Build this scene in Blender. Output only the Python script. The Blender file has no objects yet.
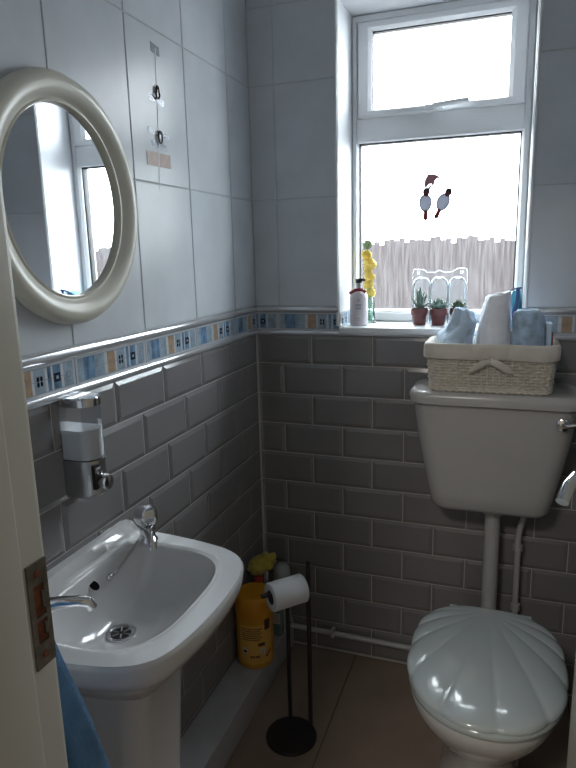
import bpy, bmesh, math, random
from mathutils import Vector, Matrix, noise
random.seed(7)
SC = bpy.context.scene
COL = SC.collection
PI = math.pi
ORIG = {}

# ------------------------------------------------------------------ materials
def mat(name, col, rough=.5, metal=0, bump=0, bscale=40, var=0, vscale=6, spec=.5, coat=0, alpha=None, trans=0, sheen=0, stretch=None):
    m = bpy.data.materials.new(name); m.use_nodes = True
    nt = m.node_tree; n = nt.nodes; l = nt.links
    b = n['Principled BSDF']
    b.inputs['Base Color'].default_value = (*col, 1)
    b.inputs['Roughness'].default_value = rough
    b.inputs['Metallic'].default_value = metal
    b.inputs['Specular IOR Level'].default_value = spec
    b.inputs['Coat Weight'].default_value = coat
    b.inputs['Coat Roughness'].default_value = .08
    b.inputs['Transmission Weight'].default_value = trans
    b.inputs['Sheen Weight'].default_value = sheen
    tc = n.new('ShaderNodeTexCoord')
    src = tc.outputs['Object']
    if stretch:
        mp = n.new('ShaderNodeMapping'); mp.inputs['Scale'].default_value = stretch
        l.new(src, mp.inputs['Vector']); src = mp.outputs['Vector']
    if var:
        t = n.new('ShaderNodeTexNoise'); t.inputs['Scale'].default_value = vscale; t.inputs['Detail'].default_value = 6
        l.new(src, t.inputs['Vector'])
        r = n.new('ShaderNodeMapRange'); r.inputs['From Min'].default_value = .3; r.inputs['From Max'].default_value = .7
        r.inputs['To Min'].default_value = 1 - var; r.inputs['To Max'].default_value = 1 + var
        l.new(t.outputs['Fac'], r.inputs['Value'])
        mx = n.new('ShaderNodeVectorMath'); mx.operation = 'SCALE'; mx.inputs[0].default_value = col
        l.new(r.outputs['Result'], mx.inputs['Scale']); l.new(mx.outputs[0], b.inputs['Base Color'])
    if bump:
        t = n.new('ShaderNodeTexNoise'); t.inputs['Scale'].default_value = bscale; t.inputs['Detail'].default_value = 4
        l.new(src, t.inputs['Vector'])
        bp = n.new('ShaderNodeBump'); bp.inputs['Strength'].default_value = bump; bp.inputs['Distance'].default_value = .002
        l.new(t.outputs['Fac'], bp.inputs['Height']); l.new(bp.outputs['Normal'], b.inputs['Normal'])
    return m

def glassy(name, tint=(1,1,1), amount=.15, rough=.05, haze=0, pattern=False):
    """thin clear sheet: mostly transparent, a little gloss, optional milky share"""
    m = bpy.data.materials.new(name); m.use_nodes = True
    nt = m.node_tree; n = nt.nodes; l = nt.links
    n.remove(n['Principled BSDF']); out = n['Material Output']
    tr = n.new('ShaderNodeBsdfTransparent'); tr.inputs['Color'].default_value = (*tint, 1)
    gl = n.new('ShaderNodeBsdfGlossy'); gl.inputs['Roughness'].default_value = rough
    gl.inputs['Color'].default_value = (1,1,1,1)
    mix = n.new('ShaderNodeMixShader')
    fr = n.new('ShaderNodeLayerWeight'); fr.inputs['Blend'].default_value = amount
    l.new(fr.outputs['Fresnel'], mix.inputs['Fac'])
    l.new(tr.outputs[0], mix.inputs[1]); l.new(gl.outputs[0], mix.inputs[2])
    last = mix
    if haze or pattern:
        df = n.new('ShaderNodeBsdfTranslucent'); df.inputs['Color'].default_value = (.85,.88,.9,1)
        m2 = n.new('ShaderNodeMixShader'); m2.inputs['Fac'].default_value = haze
        l.new(last.outputs[0], m2.inputs[1]); l.new(df.outputs[0], m2.inputs[2]); last = m2
        if pattern:
            tc = n.new('ShaderNodeTexCoord'); mp = n.new('ShaderNodeMapping')
            mp.inputs['Scale'].default_value = (130, 130, 11)
            l.new(tc.outputs['Object'], mp.inputs['Vector'])
            t = n.new('ShaderNodeTexNoise'); t.inputs['Scale'].default_value = 1; t.inputs['Detail'].default_value = 3
            l.new(mp.outputs['Vector'], t.inputs['Vector'])
            r = n.new('ShaderNodeMapRange'); r.inputs['From Min'].default_value = .35; r.inputs['From Max'].default_value = .72
            r.inputs['To Min'].default_value = 0; r.inputs['To Max'].default_value = haze*3.2
            l.new(t.outputs['Fac'], r.inputs['Value']); l.new(r.outputs['Result'], m2.inputs['Fac'])
            bp = n.new('ShaderNodeBump'); bp.inputs['Strength'].default_value = .6; bp.inputs['Distance'].default_value = .003
            l.new(t.outputs['Fac'], bp.inputs['Height']); l.new(bp.outputs['Normal'], gl.inputs['Normal'])
    l.new(last.outputs[0], out.inputs['Surface'])
    return m

M = {}
M['white_tile'] = mat('white_tile', (.60,.635,.68), .26, var=.05, vscale=9, bump=.05, bscale=14, spec=.13)
M['metro_tile'] = mat('metro_tile', (.215,.206,.210), .16, var=.05, vscale=7, bump=.06, bscale=12, spec=.5)
M['grout'] = mat('grout', (.52,.50,.48), .9, bump=.3, bscale=200)
M['white_grout'] = mat('white_grout', (.50,.52,.54), .8)
M['floor_tile'] = mat('floor_tile', (.27,.205,.155), .38, var=.10, vscale=7, bump=.08, bscale=60)
M['floor_grout'] = mat('floor_grout', (.08,.065,.055), .9)
M['plinth_tile'] = mat('plinth_tile', (.44,.44,.46), .3, var=.08, vscale=12, bump=.1, bscale=60)
M['plaster'] = mat('plaster', (.78,.79,.80), .8, bump=.1, bscale=80)
M['upvc'] = mat('upvc', (.76,.78,.81), .3)
M['rubber'] = mat('rubber', (.03,.03,.03), .6)
M['ceramic'] = mat('ceramic', (.62,.62,.63), .1, coat=.5, var=.02, vscale=10)
M['cistern'] = mat('cistern', (.46,.45,.435), .22, var=.02, vscale=10)
M['lid'] = mat('lid', (.50,.56,.57), .14, coat=.6, var=.02)
M['chrome'] = mat('chrome', (.72,.72,.74), .1, metal=1)
M['dull_chrome'] = mat('dull_chrome', (.5,.5,.5), .3, metal=1, bump=.2, bscale=120)
M['black'] = mat('black', (.02,.017,.018), .4)
M['hole'] = mat('hole', (.006,.006,.007), 1, spec=.1)
M['black_metal'] = mat('black_metal', (.022,.016,.018), .42, bump=.1, bscale=120)
M['cream_paint'] = mat('cream_paint', (.50,.485,.43), .4, bump=.08, bscale=30, var=.03)
M['mirror_frame'] = mat('mirror_frame', (.62,.605,.53), .3, spec=.4, var=.03)
M['mirror'] = mat('mirror', (.86,.88,.9), .01, metal=1)
M['trim'] = mat('trim', (.62,.63,.66), .13, metal=.55)
M['tile_frame'] = mat('tile_frame', (.50,.52,.56), .25)
M['t_blue'] = mat('t_blue', (.14,.24,.37), .2, var=.6, vscale=45, stretch=(1,1,.5))
M['t_light'] = mat('t_light', (.30,.38,.46), .2, var=.25, vscale=40)
M['t_pale'] = mat('t_pale', (.55,.58,.60), .2, var=.1, vscale=60)
M['t_tan'] = mat('t_tan', (.40,.285,.20), .2, var=.25, vscale=50)
M['t_dark'] = mat('t_dark', (.02,.03,.055), .2)
M['t_line'] = mat('t_line', (.16,.20,.26), .3)
M['pipe'] = mat('pipe', (.46,.46,.45), .4)
M['wicker'] = mat('wicker', (.62,.57,.49), .55, var=.12, vscale=80, bump=.3, bscale=300)
M['linen'] = mat('linen', (.60,.56,.50), .85, bump=.5, bscale=260, var=.05, vscale=30, sheen=.2)
M['towel_white'] = mat('towel_white', (.86,.89,.96), .95, bump=.9, bscale=330, sheen=.4, var=.04, vscale=50)
M['towel_pale'] = mat('towel_pale', (.50,.64,.80), .95, bump=.9, bscale=330, sheen=.4, var=.07, vscale=60)
M['towel_pattern'] = mat('towel_pattern', (.36,.48,.62), .95, bump=.9, bscale=250, sheen=.4, var=.35, vscale=38)
M['towel_blue'] = mat('towel_blue', (.10,.24,.47), .95, bump=1, bscale=300, sheen=.3, var=.2, vscale=25)
M['red'] = mat('red', (.35,.06,.05), .6)
M['turquoise'] = mat('turquoise', (.07,.33,.45), .35, var=.5, vscale=28)
M['navy'] = mat('navy', (.02,.05,.15), .4)
M['yellow_tub'] = mat('yellow_tub', (.62,.29,.015), .32, var=.04)
M['orange_lid'] = mat('orange_lid', (.64,.27,.015), .3)
M['label_orange'] = mat('label_orange', (.74,.42,.09), .4)
M['print_dark'] = mat('print_dark', (.08,.03,.02), .5)
M['print_red'] = mat('print_red', (.5,.04,.02), .5)
M['print_pale'] = mat('print_pale', (.65,.6,.5), .5)
M['yellow_cloth'] = mat('yellow_cloth', (.52,.41,.06), .9, bump=.8, bscale=90, var=.15, vscale=30, sheen=.3)
M['bottle_grey'] = mat('bottle_grey', (.42,.45,.46), .25)
M['bottle_teal'] = mat('bottle_teal', (.16,.24,.25), .2)
M['bottle_lime'] = mat('bottle_lime', (.30,.32,.06), .3)
M['bottle_blue'] = mat('bottle_blue', (.05,.1,.25), .3)
M['paper'] = mat('paper', (.78,.80,.84), .9, bump=.2, bscale=200)
M['cardboard'] = mat('cardboard', (.07,.065,.075), .9)
M['lotion'] = mat('lotion', (.66,.62,.66), .3)
M['print_grey'] = mat('print_grey', (.30,.30,.34), .5)
M['ribbon'] = mat('ribbon', (.28,.02,.05), .4)
M['green_bloom'] = mat('green_bloom', (.22,.30,.14), .8, bump=.8, bscale=150, var=.3, vscale=60)
M['terracotta'] = mat('terracotta', (.15,.052,.052), .5, var=.1, vscale=50)
M['soil'] = mat('soil', (.04,.03,.025), .95, bump=1, bscale=200)
M['aloe'] = mat('aloe', (.17,.25,.20), .5, var=.2, vscale=50)
M['succulent'] = mat('succulent', (.21,.30,.26), .5, var=.2, vscale=60)
M['succulent_dark'] = mat('succulent_dark', (.08,.14,.08), .5, var=.3, vscale=60)
M['clear'] = glassy('clear', (.95,.97,.98), .16, .08, haze=.010)
M['clear_edge'] = glassy('clear_edge', (.9,.93,.95), .4, .1, haze=.07)
M['bottle_glass'] = glassy('bottle_glass', (.82,.92,.88), .3, .04, haze=.012)
M['pane_clear'] = glassy('pane_clear', (.97,.98,.98), .08, .02)
M['pane_rain'] = glassy('pane_rain', (.93,.95,.95), .12, .12, haze=.010, pattern=True)
M['smoke_plastic'] = glassy('smoke_plastic', (.78,.79,.81), .22, .08, haze=.05)
M['soap'] = mat('soap', (.88,.89,.90), .25, bump=.3, bscale=150)
def backlit(name, front, through, share):
    """thin film or petal: part of the daylight passes through it"""
    m = mat(name, front, .6); nt = m.node_tree; n = nt.nodes; l = nt.links
    t = n.new('ShaderNodeBsdfTranslucent'); t.inputs['Color'].default_value = (*through, 1)
    mx = n.new('ShaderNodeMixShader'); mx.inputs['Fac'].default_value = share
    l.new(n['Principled BSDF'].outputs[0], mx.inputs[1]); l.new(t.outputs[0], mx.inputs[2]); l.new(mx.outputs[0], n['Material Output'].inputs['Surface'])
    return m
M['bird_grey'] = backlit('bird_grey', (.30,.31,.34), (.34,.35,.40), .5)
M['bird_dark'] = backlit('bird_dark', (.05,.04,.05), (.05,.035,.045), .5)
M['bird_red'] = backlit('bird_red', (.20,.03,.04), (.13,.02,.03), .5)
M['leaf_red'] = backlit('leaf_red', (.24,.13,.14), (.20,.13,.15), .5)
M['yellow_bloom'] = backlit('yellow_bloom', (.85,.70,.18), (.8,.62,.12), .3)
M['rust'] = mat('rust', (.17,.05,.02), .8, var=.5, vscale=70, bump=.4)
M['aged_steel'] = mat('aged_steel', (.17,.145,.12), .5, metal=.6, var=.4, vscale=60, bump=.3, bscale=90)
M['tape'] = glassy('tape', (.62,.64,.68), .2, .25, haze=.18)
M['brown_tape'] = mat('brown_tape', (.33,.22,.18), .5, var=.25, vscale=50)
M['blue_tape'] = mat('blue_tape', (.12,.16,.20), .5, var=.3, vscale=80)
M['cord'] = mat('cord', (.9,.9,.92), .5)
M['fence'] = mat('fence', (.021,.0145,.015), .85, var=.2, vscale=5, stretch=(8,8,1.5))
M['ground'] = mat('ground', (.30,.29,.27), .9, var=.2, vscale=3)
M['hall_wall'] = mat('hall_wall', (.55,.52,.46), .8)
M['carpet'] = mat('carpet', (.22,.19,.16), .95)

# ------------------------------------------------------------------ mesh building
class MB:
    def __init__(s): s.v = []; s.f = []; s.mi = []; s.mats = []
    def m(s, mname):
        if mname not in s.mats: s.mats.append(mname)
        return s.mats.index(mname)
    def add(s, vs, fs, mname):
        o = len(s.v); k = s.m(mname)
        s.v += [tuple(p) for p in vs]
        for f in fs: s.f.append([i + o for i in f]); s.mi.append(k)
        return s
    def box(s, a, b, mname):
        x0,y0,z0 = a; x1,y1,z1 = b
        return s.add([(x0,y0,z0),(x1,y0,z0),(x1,y1,z0),(x0,y1,z0),(x0,y0,z1),(x1,y0,z1),(x1,y1,z1),(x0,y1,z1)],
              [(0,3,2,1),(4,5,6,7),(0,1,5,4),(1,2,6,5),(2,3,7,6),(3,0,4,7)], mname)
    def rbox(s, a, b, r, mname, seg=3):
        """box with all edges rounded"""
        bm = bmesh.new(); bmesh.ops.create_cube(bm, size=1)
        for v in bm.verts:
            v.co = Vector([(a[i]+b[i])/2 + v.co[i]*(b[i]-a[i]) for i in range(3)])
        bmesh.ops.bevel(bm, geom=list(bm.edges), offset=r, segments=seg, profile=.5, affect='EDGES')
        vs = [v.co.copy() for v in bm.verts]; bm.verts.index_update()
        fs = [[v.index for v in f.verts] for f in bm.faces]; bm.free()
        return s.add(vs, fs, mname)
    def loft(s, rings, mname, cap0=True, cap1=True, closed=False):
        n = len(rings[0]); vs = [p for r in rings for p in r]; fs = []
        R = len(rings)
        for i in range(R if closed else R-1):
            j = (i+1) % R
            for k in range(n):
                k2 = (k+1) % n
                fs.append((i*n+k, i*n+k2, j*n+k2, j*n+k))
        if not closed:
            if cap0: fs.append(tuple(range(n))[::-1])
            if cap1: fs.append(tuple((R-1)*n+k for k in range(n)))
        return s.add(vs, fs, mname)
    def tube(s, pts, r, mname, n=12, caps=True, flat=1, closed=False, up=None):
        pts = [Vector(p) for p in pts]; N = len(pts)
        rr = r if isinstance(r, (list, tuple)) else [r]*N
        rings = []; prev = None
        for i, p in enumerate(pts):
            if closed: t = pts[(i+1)%N] - pts[i-1]
            else: t = pts[min(i+1,N-1)] - pts[max(i-1,0)]
            t.normalize()
            if prev is None:
                a = Vector(up) if up else (Vector((0,0,1)) if abs(t.z) < .9 else Vector((1,0,0)))
                u = (a - t*a.dot(t)).normalized()
            else: u = (prev - t*prev.dot(t)).normalized()
            prev = u; w = t.cross(u)
            rings.append([p + (u*math.cos(2*PI*k/n) + w*math.sin(2*PI*k/n)*flat)*rr[i] for k in range(n)])
        return s.loft(rings, mname, caps, caps, closed)
    def lathe(s, prof, c, mname, n=40, axis='z', caps=True):
        """prof: list of (radius, height)"""
        rings = []
        for r, h in prof:
            ring = []
            for k in range(n):
                a = 2*PI*k/n; u, w = r*math.cos(a), r*math.sin(a)
                if axis == 'z': q = (c[0]+u, c[1]+w, c[2]+h)
                elif axis == 'x': q = (c[0]+h, c[1]+u, c[2]+w)
                else: q = (c[0]+u, c[1]+h, c[2]+w)
                ring.append(q)
            rings.append(ring)
        return s.loft(rings, mname, caps, caps)
    def ball(s, c, r, mname, n=14, m=9, jit=0):
        rx, ry, rz = r if isinstance(r, (tuple, list)) else (r, r, r)
        rings = []
        for i in range(m+1):
            t = PI*(i+.001)/(m+.002); ring = []
            for k in range(n):
                a = 2*PI*k/n
                d = Vector((math.sin(t)*math.cos(a), math.sin(t)*math.sin(a), math.cos(t)))
                j = 1 + (noise.noise(d*2.3 + Vector(c)*40)*jit if jit else 0)
                ring.append((c[0]+d.x*rx*j, c[1]+d.y*ry*j, c[2]+d.z*rz*j))
            rings.append(ring)
        return s.loft(rings[::-1], mname)
    def build(s, name, parent=None, smooth=True, angle=35, normals=True):
        o0 = ORIG.get(parent.name, Vector()) if parent else Vector()
        me = bpy.data.meshes.new(name)
        me.from_pydata([(p[0]-o0.x, p[1]-o0.y, p[2]-o0.z) for p in s.v], [], s.f)
        for k in s.mats: me.materials.append(M[k])
        me.polygons.foreach_set('material_index', s.mi)
        me.update()
        if normals:
            bm = bmesh.new(); bm.from_mesh(me); bmesh.ops.recalc_face_normals(bm, faces=bm.faces); bm.to_mesh(me); bm.free()
        if smooth:
            me.polygons.foreach_set('use_smooth', [True]*len(me.polygons))
            me.set_sharp_from_angle(angle=math.radians(angle))
        o = bpy.data.objects.new(name, me); COL.objects.link(o)
        if parent: o.parent = parent
        ORIG[o.name] = o0.copy()
        return o

def thing(name, label, cat, loc, group=None):
    o = bpy.data.objects.new(name, None); COL.objects.link(o); o.location = loc
    o.empty_display_size = .05
    ORIG[o.name] = Vector(loc)
    return tag(o, label, cat, group)
def tag(o, label, cat, group=None):
    o['label'] = label; o['category'] = cat
    if group: o['group'] = group
    return o
def struct(o): o['kind'] = 'structure'; return o
def rrect(cx, cy, hx, hy, r, z, n=6):
    out = []
    for sx, sy, a0 in ((1,1,0),(-1,1,PI/2),(-1,-1,PI),(1,-1,3*PI/2)):
        for k in range(n+1):
            a = a0 + k*PI/2/n
            out.append((cx + sx*(hx-r) + r*math.cos(a), cy + sy*(hy-r) + r*math.sin(a), z))
    return out
def sell(cx, cy, a, b, z, n=48, e=2.0, eb=None):
    """superellipse ring; eb = exponent for the back (+y) half"""
    out = []
    for k in range(n):
        t = 2*PI*k/n; c, s_ = math.cos(t), math.sin(t)
        ee = eb if (eb and s_ > 0) else e
        out.append((cx + a*math.copysign(abs(c)**(2/ee), c), cy + b*math.copysign(abs(s_)**(2/ee), s_), z))
    return out
def bez(p0, p1, p2, p3, n=12):
    P = [Vector(q) for q in (p0,p1,p2,p3)]
    return [(1-t)**3*P[0] + 3*(1-t)**2*t*P[1] + 3*(1-t)*t*t*P[2] + t**3*P[3] for t in [i/n for i in range(n+1)]]

# ------------------------------------------------------------------ room dimensions (metres)
W = 1.24; YD = -1.464; CEIL = 2.42
WX0, WX1, WZ0, WZ1 = .284, .837, 1.148, 2.13
H = 1.148; PK = .1038

# ------------------------------------------------------------------ tiled walls
def LEFT(u, z, d): return (d, u, z)
def BACK(u, z, d): return (u, -d, z)
def tile(mb, P, u0, u1, z0, z1, style):
    if u1-u0 < .006 or z1-z0 < .006: return
    g = .0013
    u0 += g; u1 -= g; z0 += g; z1 -= g
    if style == 'metro': layers = [(0,-.008),(0,-.0035),(min(.011,(u1-u0)*.3),0.0)]; m = 'metro_tile'
    else: layers = [(0,-.008),(0,-.0012),(.0015,0.0)]; m = 'white_tile'
    vs = []; 
    for ins, d in layers:
        vs += [P(u0+ins, z0+ins, d), P(u1-ins, z0+ins, d), P(u1-ins, z1-ins, d), P(u0+ins, z1-ins, d)]
    fs = [(3,2,1,0),(8,9,10,11)]
    for L in (0,4):
        for k in range(4): fs.append((L+k, L+(k+1)%4, L+4+(k+1)%4, L+4+k))
    mb.add(vs, fs, m)
def tile_field(mb, P, regions, us, zs, style):
    for (ra, rb, rc, rd) in regions:
        for i in range(len(us)-1):
            for j in range(len(zs)-1):
                tile(mb, P, max(us[i],ra), min(us[i+1],rb), max(zs[j],rc), min(zs[j+1],rd), style)
def rng(off, pitch, lo, hi):
    k = math.floor((lo-off)/pitch)-1; out = []
    while off + k*pitch < hi + pitch: out.append(off + k*pitch); k += 1
    return out
ZW = [1.236, 1.571, 1.911, 2.25, CEIL+.2]

def border(mb, P, ulo, uhi, phase, zc0=1.159, zc1=1.213, d0=0):
    """painted border tiles, pattern runs towards +u"""
    pitch = .2525
    for u0 in rng(phase, pitch, ulo, uhi):
        def rect(a, b, za, zb, dd, m):
            a = max(a, ulo); b = min(b, uhi)
            if b-a < .0008: return
            vs = [P(a,za,d0-.008),P(b,za,d0-.008),P(b,zb,d0-.008),P(a,zb,d0-.008),P(a,za,d0+dd),P(b,za,d0+dd),P(b,zb,d0+dd),P(a,zb,d0+dd)]
            mb.add(vs, [(0,3,2,1),(4,5,6,7),(0,1,5,4),(1,2,6,5),(2,3,7,6),(3,0,4,7)], m)
        w = pitch
        rect(u0+.0015, u0+w-.0015, zc0-.001, zc1+.001, .0, 'tile_frame')
        za, zb = zc0+.0035, zc1-.0035
        L = [(.03,.10,'t_light'),(.10,.24,'t_blue'),(.24,.37,'t_light'),(.37,.41,'t_pale'),(.41,.52,'t_tan'),(.52,.545,'t_pale'),
             (.545,.66,'t_light'),(.66,.685,'t_pale'),(.685,.725,'t_blue'),(.725,.745,'t_pale'),(.745,.83,'t_blue'),(.83,.86,'t_pale'),(.86,.97,'t_light')]
        for a, b, m in L: rect(u0+a*w, u0+b*w, za, zb, .0004, m)
        rect(u0+.03*w, u0+.97*w, zc0+.026, zc0+.0268, .0006, 't_line')
        rect(u0+.03*w, u0+.97*w, za, za+.001, .0006, 't_line'); rect(u0+.03*w, u0+.97*w, zb-.001, zb, .0006, 't_line')
        # four petals
        cu, cz = u0+.603*w, zc0+.026
        for sx in (-1,1):
            for sz in (-1,1):
                for k in range(3): rect(cu+sx*.0045-.0028+k*.0008, cu+sx*.0045+.0028-k*.0008, cz+sz*.005-.003-k*.0007, cz+sz*.005+.003+k*.0007, .0009, 't_dark')
        # dark square with pale eye
        cu = u0+.787*w
        rect(cu-.0085, cu+.0085, cz-.0085, cz+.0085, .0009, 't_dark'); rect(cu-.003, cu+.003, cz-.003, cz+.003, .0012, 't_light')
        cu = u0+.915*w
        rect(cu-.006, cu+.006, cz-.006, cz+.006, .0008, 't_line'); rect(cu-.0045, cu+.0045, cz-.0045, cz+.0045, .0010, 't_light')

# left wall
mb = MB()
mb.box((-.12, YD-.13, -.05), (-.004, 0, 1.215), 'grout'); mb.box((-.12, YD-.13, 1.215), (-.002, 0, CEIL), 'white_grout')
for k in range(1, 12):
    z1 = H-(k-1)*PK; z0 = H-k*PK
    if k == 1: z1 = 1.141
    off = -.2007 if k % 2 else -.1014
    tile_field(mb, LEFT, [(YD, 0, -.02, 1.2)], rng(off, .202, YD, 0), [z0, z1], 'metro')
tile_field(mb, LEFT, [(YD, 0, 1.2, CEIL)], rng(-.1625, .256, YD, 0), ZW, 'white')
border(mb, LEFT, YD, -.001, -.175)
mb.build('wall_left', angle=12); struct(bpy.data.objects['wall_left'])

# back wall with the window hole
mb = MB()
for (a, b, c, d, gm) in ((-.12,W+.1,-.05,WZ0,'grout'),(-.12,WX0,WZ0,1.215,'grout'),(WX1,W+.1,WZ0,1.215,'grout')):
    mb.box((a, .004, c), (b, .27, d), gm)
for (a, b, c, d) in ((-.12,WX0,1.215,CEIL),(WX1,W+.1,1.215,CEIL),(WX0,WX1,WZ1,CEIL)):
    mb.box((a, .002, c), (b, .27, d), 'white_grout')
for k in range(1, 12):
    z1 = H-(k-1)*PK; z0 = H-k*PK
    if k == 1: z1 = 1.141
    off = .1915 if k % 2 else .0919
    tile_field(mb, BACK, [(0, W, -.02, 1.2)], rng(off, .202, 0, W), [z0, z1], 'metro')
tile_field(mb, BACK, [(0,WX0,1.2,WZ1),(WX1,W,1.2,WZ1),(0,W,WZ1,CEIL)], rng(.083, .2525, 0, W), ZW, 'white')
border(mb, BACK, .001, WX0-.001, .0775); border(mb, BACK, WX1+.002, W, .0775)
struct(mb.build('wall_back', angle=12))

# pencil trims above and below the border
mb = MB()
for z, r in ((1.2245, .0105), (1.1485, .0095)):
    n = 10
    def half(P, u0, u1):
        rings = []
        for u in (u0, u1): rings.append([P(u, z + r*math.sin(-PI/2+PI*k/n), r*.7*math.cos(-PI/2+PI*k/n)) for k in range(n+1)] + [P(u, z+r, -.006), P(u, z-r, -.006)])
        mb.loft(rings, 'trim')
    half(LEFT, YD, -.0005)
    if z > 1.2: half(BACK, .0005, WX0-.0005); half(BACK, WX1+.0005, W)
    else: half(BACK, .0005, W)
struct(mb.build('trim_1', angle=30))

# window reveal lining: white boards, sill, corner beads
mb = MB()
FY = .172
mb.box((WX0+.0001, .0005, 1.150), (WX0+.003, .262, WZ1-.0001), 'upvc'); mb.box((WX1-.003, .0005, 1.150), (WX1-.0001, .262, WZ1-.0001), 'upvc')
mb.box((WX0+.003, .0005, WZ1-.003), (WX1-.003, .262, WZ1-.0001), 'upvc')
for x in (WX0-.003, WX1+.003): mb.tube([(x,-.001,1.172),(x,-.001,WZ1+.003)], .0042, 'upvc', 8)
mb.tube([(WX0,-.001,WZ1+.003),(WX1,-.001,WZ1+.003)], .0042, 'upvc', 8)
struct(mb.build('trim_2'))
mb = MB()
def REVL(u, z, d): return (WX0+d, u, z)
border(mb, REVL, .004, FY-.0005, .004-.12, d0=.0035)
struct(mb.build('trim_3', smooth=False))
mb = MB(); mb.rbox((WX0+.0035, -.012, 1.150), (WX1-.0035, .262, 1.170), .004, 'upvc'); struct(mb.build('trim_4'))

# window
wr = bpy.data.objects.new('window_1', None); COL.objects.link(wr); wr.location = ((WX0+WX1)/2, FY, 1.17); ORIG['window_1'] = Vector(wr.location); struct(wr)
X0, X1 = WX0+.0035, WX1-.0035; Z0, Z1 = 1.171, WZ1-.0035
mb = MB()
def frame(mb, x0, x1, z0, z1, wl, wr_, wb, wt, y0, y1, m, bev=.004):
    """mitred profile with a sloping inner bead"""
    o = [(x0,z0),(x1,z0),(x1,z1),(x0,z1)]; i_ = [(x0+wl,z0+wb),(x1-wr_,z0+wb),(x1-wr_,z1-wt),(x0+wl,z1-wt)]
    j = [(x0+wl*.72,z0+wb*.72),(x1-wr_*.72,z0+wb*.72),(x1-wr_*.72,z1-wt*.72),(x0+wl*.72,z1-wt*.72)]
    prof = [(o, y1), (o, y0+bev), ([(p[0]+bev*(1 if k in (0,3) else -1), p[1]+bev*(1 if k in (0,1) else -1)) for k, p in enumerate(o)], y0), (j, y0), (i_, y0+.012), (i_, y1)]
    rings = [[(p[0], y, p[1]) for p in r] for r, y in prof]
    mb.loft(rings, m, closed=True)
frame(mb, X0, X1, Z0, Z1, .020, .026, .036, .026, FY, FY+.06, 'upvc')
mb.rbox((X0+.016, FY+.0005, 1.749), (X1-.02, FY+.058, 1.822), .004, 'upvc')
mb.box((X0+.014, FY+.022, Z0+.03), (X0+.024, FY+.05, 1.755), 'rubber'); mb.box((X1-.030, FY+.022, Z0+.03), (X1-.018, FY+.05, 1.755), 'rubber')
mb.box((X0+.018, FY+.022, 1.745), (X1-.018, FY+.05, 1.756), 'rubber')
mb.build('frame', wr, angle=25)
mb = MB()
SX0, SX1, SZ0, SZ1 = .309, .812, 1.824, Z1-.022
frame(mb, SX0, SX1, SZ0, SZ1, .043, .048, .024, .026, FY-.008, FY+.05, 'upvc')
mb.box((SX0+.038, FY+.012, SZ0+.019), (SX0+.045, FY+.03, SZ1-.02), 'rubber'); mb.box((SX0+.038, FY+.012, SZ1-.030), (SX1-.04, FY+.03, SZ1-.022), 'rubber')
mb.build('sash', wr, angle=25)
mb = MB(); mb.box((X0+.015, FY+.03, Z0+.03), (X1-.02, FY+.034, 1.757), 'pane_rain'); g1 = mb.build('glass', wr, smooth=False); g1['label'] = 'wet patterned lower glass'
mb = MB(); mb.box((SX0+.035, FY+.02, SZ0+.02), (SX1-.04, FY+.024, SZ1-.02), 'pane_clear'); mb.build('glass', wr, smooth=False)
mb = MB()
mb.rbox((.520, FY-.022, 1.822), (.580, FY-.008, 1.842), .004, 'upvc')
mb.tube([(.553,FY-.015,1.835),(.553,FY-.032,1.834),(.562,FY-.04,1.834),(.60,FY-.042,1.836),(.655,FY-.042,1.840)], [.009,.009,.008,.0075,.007], 'upvc', 10)
mb.tube([(.560,FY-.012,1.826),(.60,FY-.014,1.824)], .005, 'upvc', 8)
mb.build('handle', wr)

# ------------------------------------------------------------------ floor, ceiling, right wall, door wall, hall
mb = MB()
mb.box((-.02, YD-2.2, -.06), (W+.9, .02, -.003), 'floor_grout')
xs = [-.352+.345*k for k in range(6)]; ys = [YD-.1+.0, -.70, .0]
for i in range(len(xs)-1):
    for j in range(2):
        a = max(xs[i], 0)+.0015; b = min(xs[i+1], W)-.0015
        if b-a > .01: mb.rbox((a, ys[j]+.0015, -.008), (b, ys[j+1]-.0015, 0), .0012, 'floor_tile', 1)
mb.box((-.6, YD-2.2, -.02), (W+.9, YD-.1, -.0005), 'carpet')
struct(mb.build('floor', angle=20))
mb = MB(); mb.box((-.12, YD-2.2, CEIL), (W+.9, .27, CEIL+.1), 'plaster'); struct(mb.build('ceiling', smooth=False))
mb = MB()
mb.box((W, YD-.13, 0), (W+.1, .004, 1.148), 'metro_tile'); mb.box((W, YD-.13, 1.148), (W+.1, .004, CEIL), 'white_tile')
struct(mb.build('wall_right', smooth=False))
DX0, DX1, DZ = .37, 1.125, 2.03
mb = MB()
mb.box((0, YD-.13, 0), (DX0-.03, YD, CEIL), 'plaster'); mb.box((DX1+.03, YD-.13, 0), (W, YD, CEIL), 'plaster'); mb.box((DX0-.03, YD-.13, DZ+.03), (DX1+.03, YD, CEIL), 'plaster')
struct(mb.build('wall_front', smooth=False))
mb = MB()
mb.box((-.7, YD-2.3, 0), (W+1, YD-2.2, CEIL), 'hall_wall'); mb.box((-.7, YD-2.2, 0), (-.6, YD-.13, CEIL), 'hall_wall'); mb.box((W+.9, YD-2.2, 0), (W+1, YD-.13, CEIL), 'hall_wall')
mb.box((-.6, YD-.14, 0), (-.12, YD-.13, CEIL), 'hall_wall'); mb.box((W+.1, YD-.14, 0), (W+.9, YD-.13, CEIL), 'hall_wall')
mb.box((-.7, YD-2.2, CEIL), (-.12, YD-.13, CEIL+.1), 'plaster')
struct(mb.build('wall_hall', smooth=False))

# boxed-in pipe ledge along the left wall
mb = MB()
mb.rbox((.0005, YD+.001, .0005), (.107, -.001, .107), .003, 'plinth_tile')
struct(mb.build('trim_5'))

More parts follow.
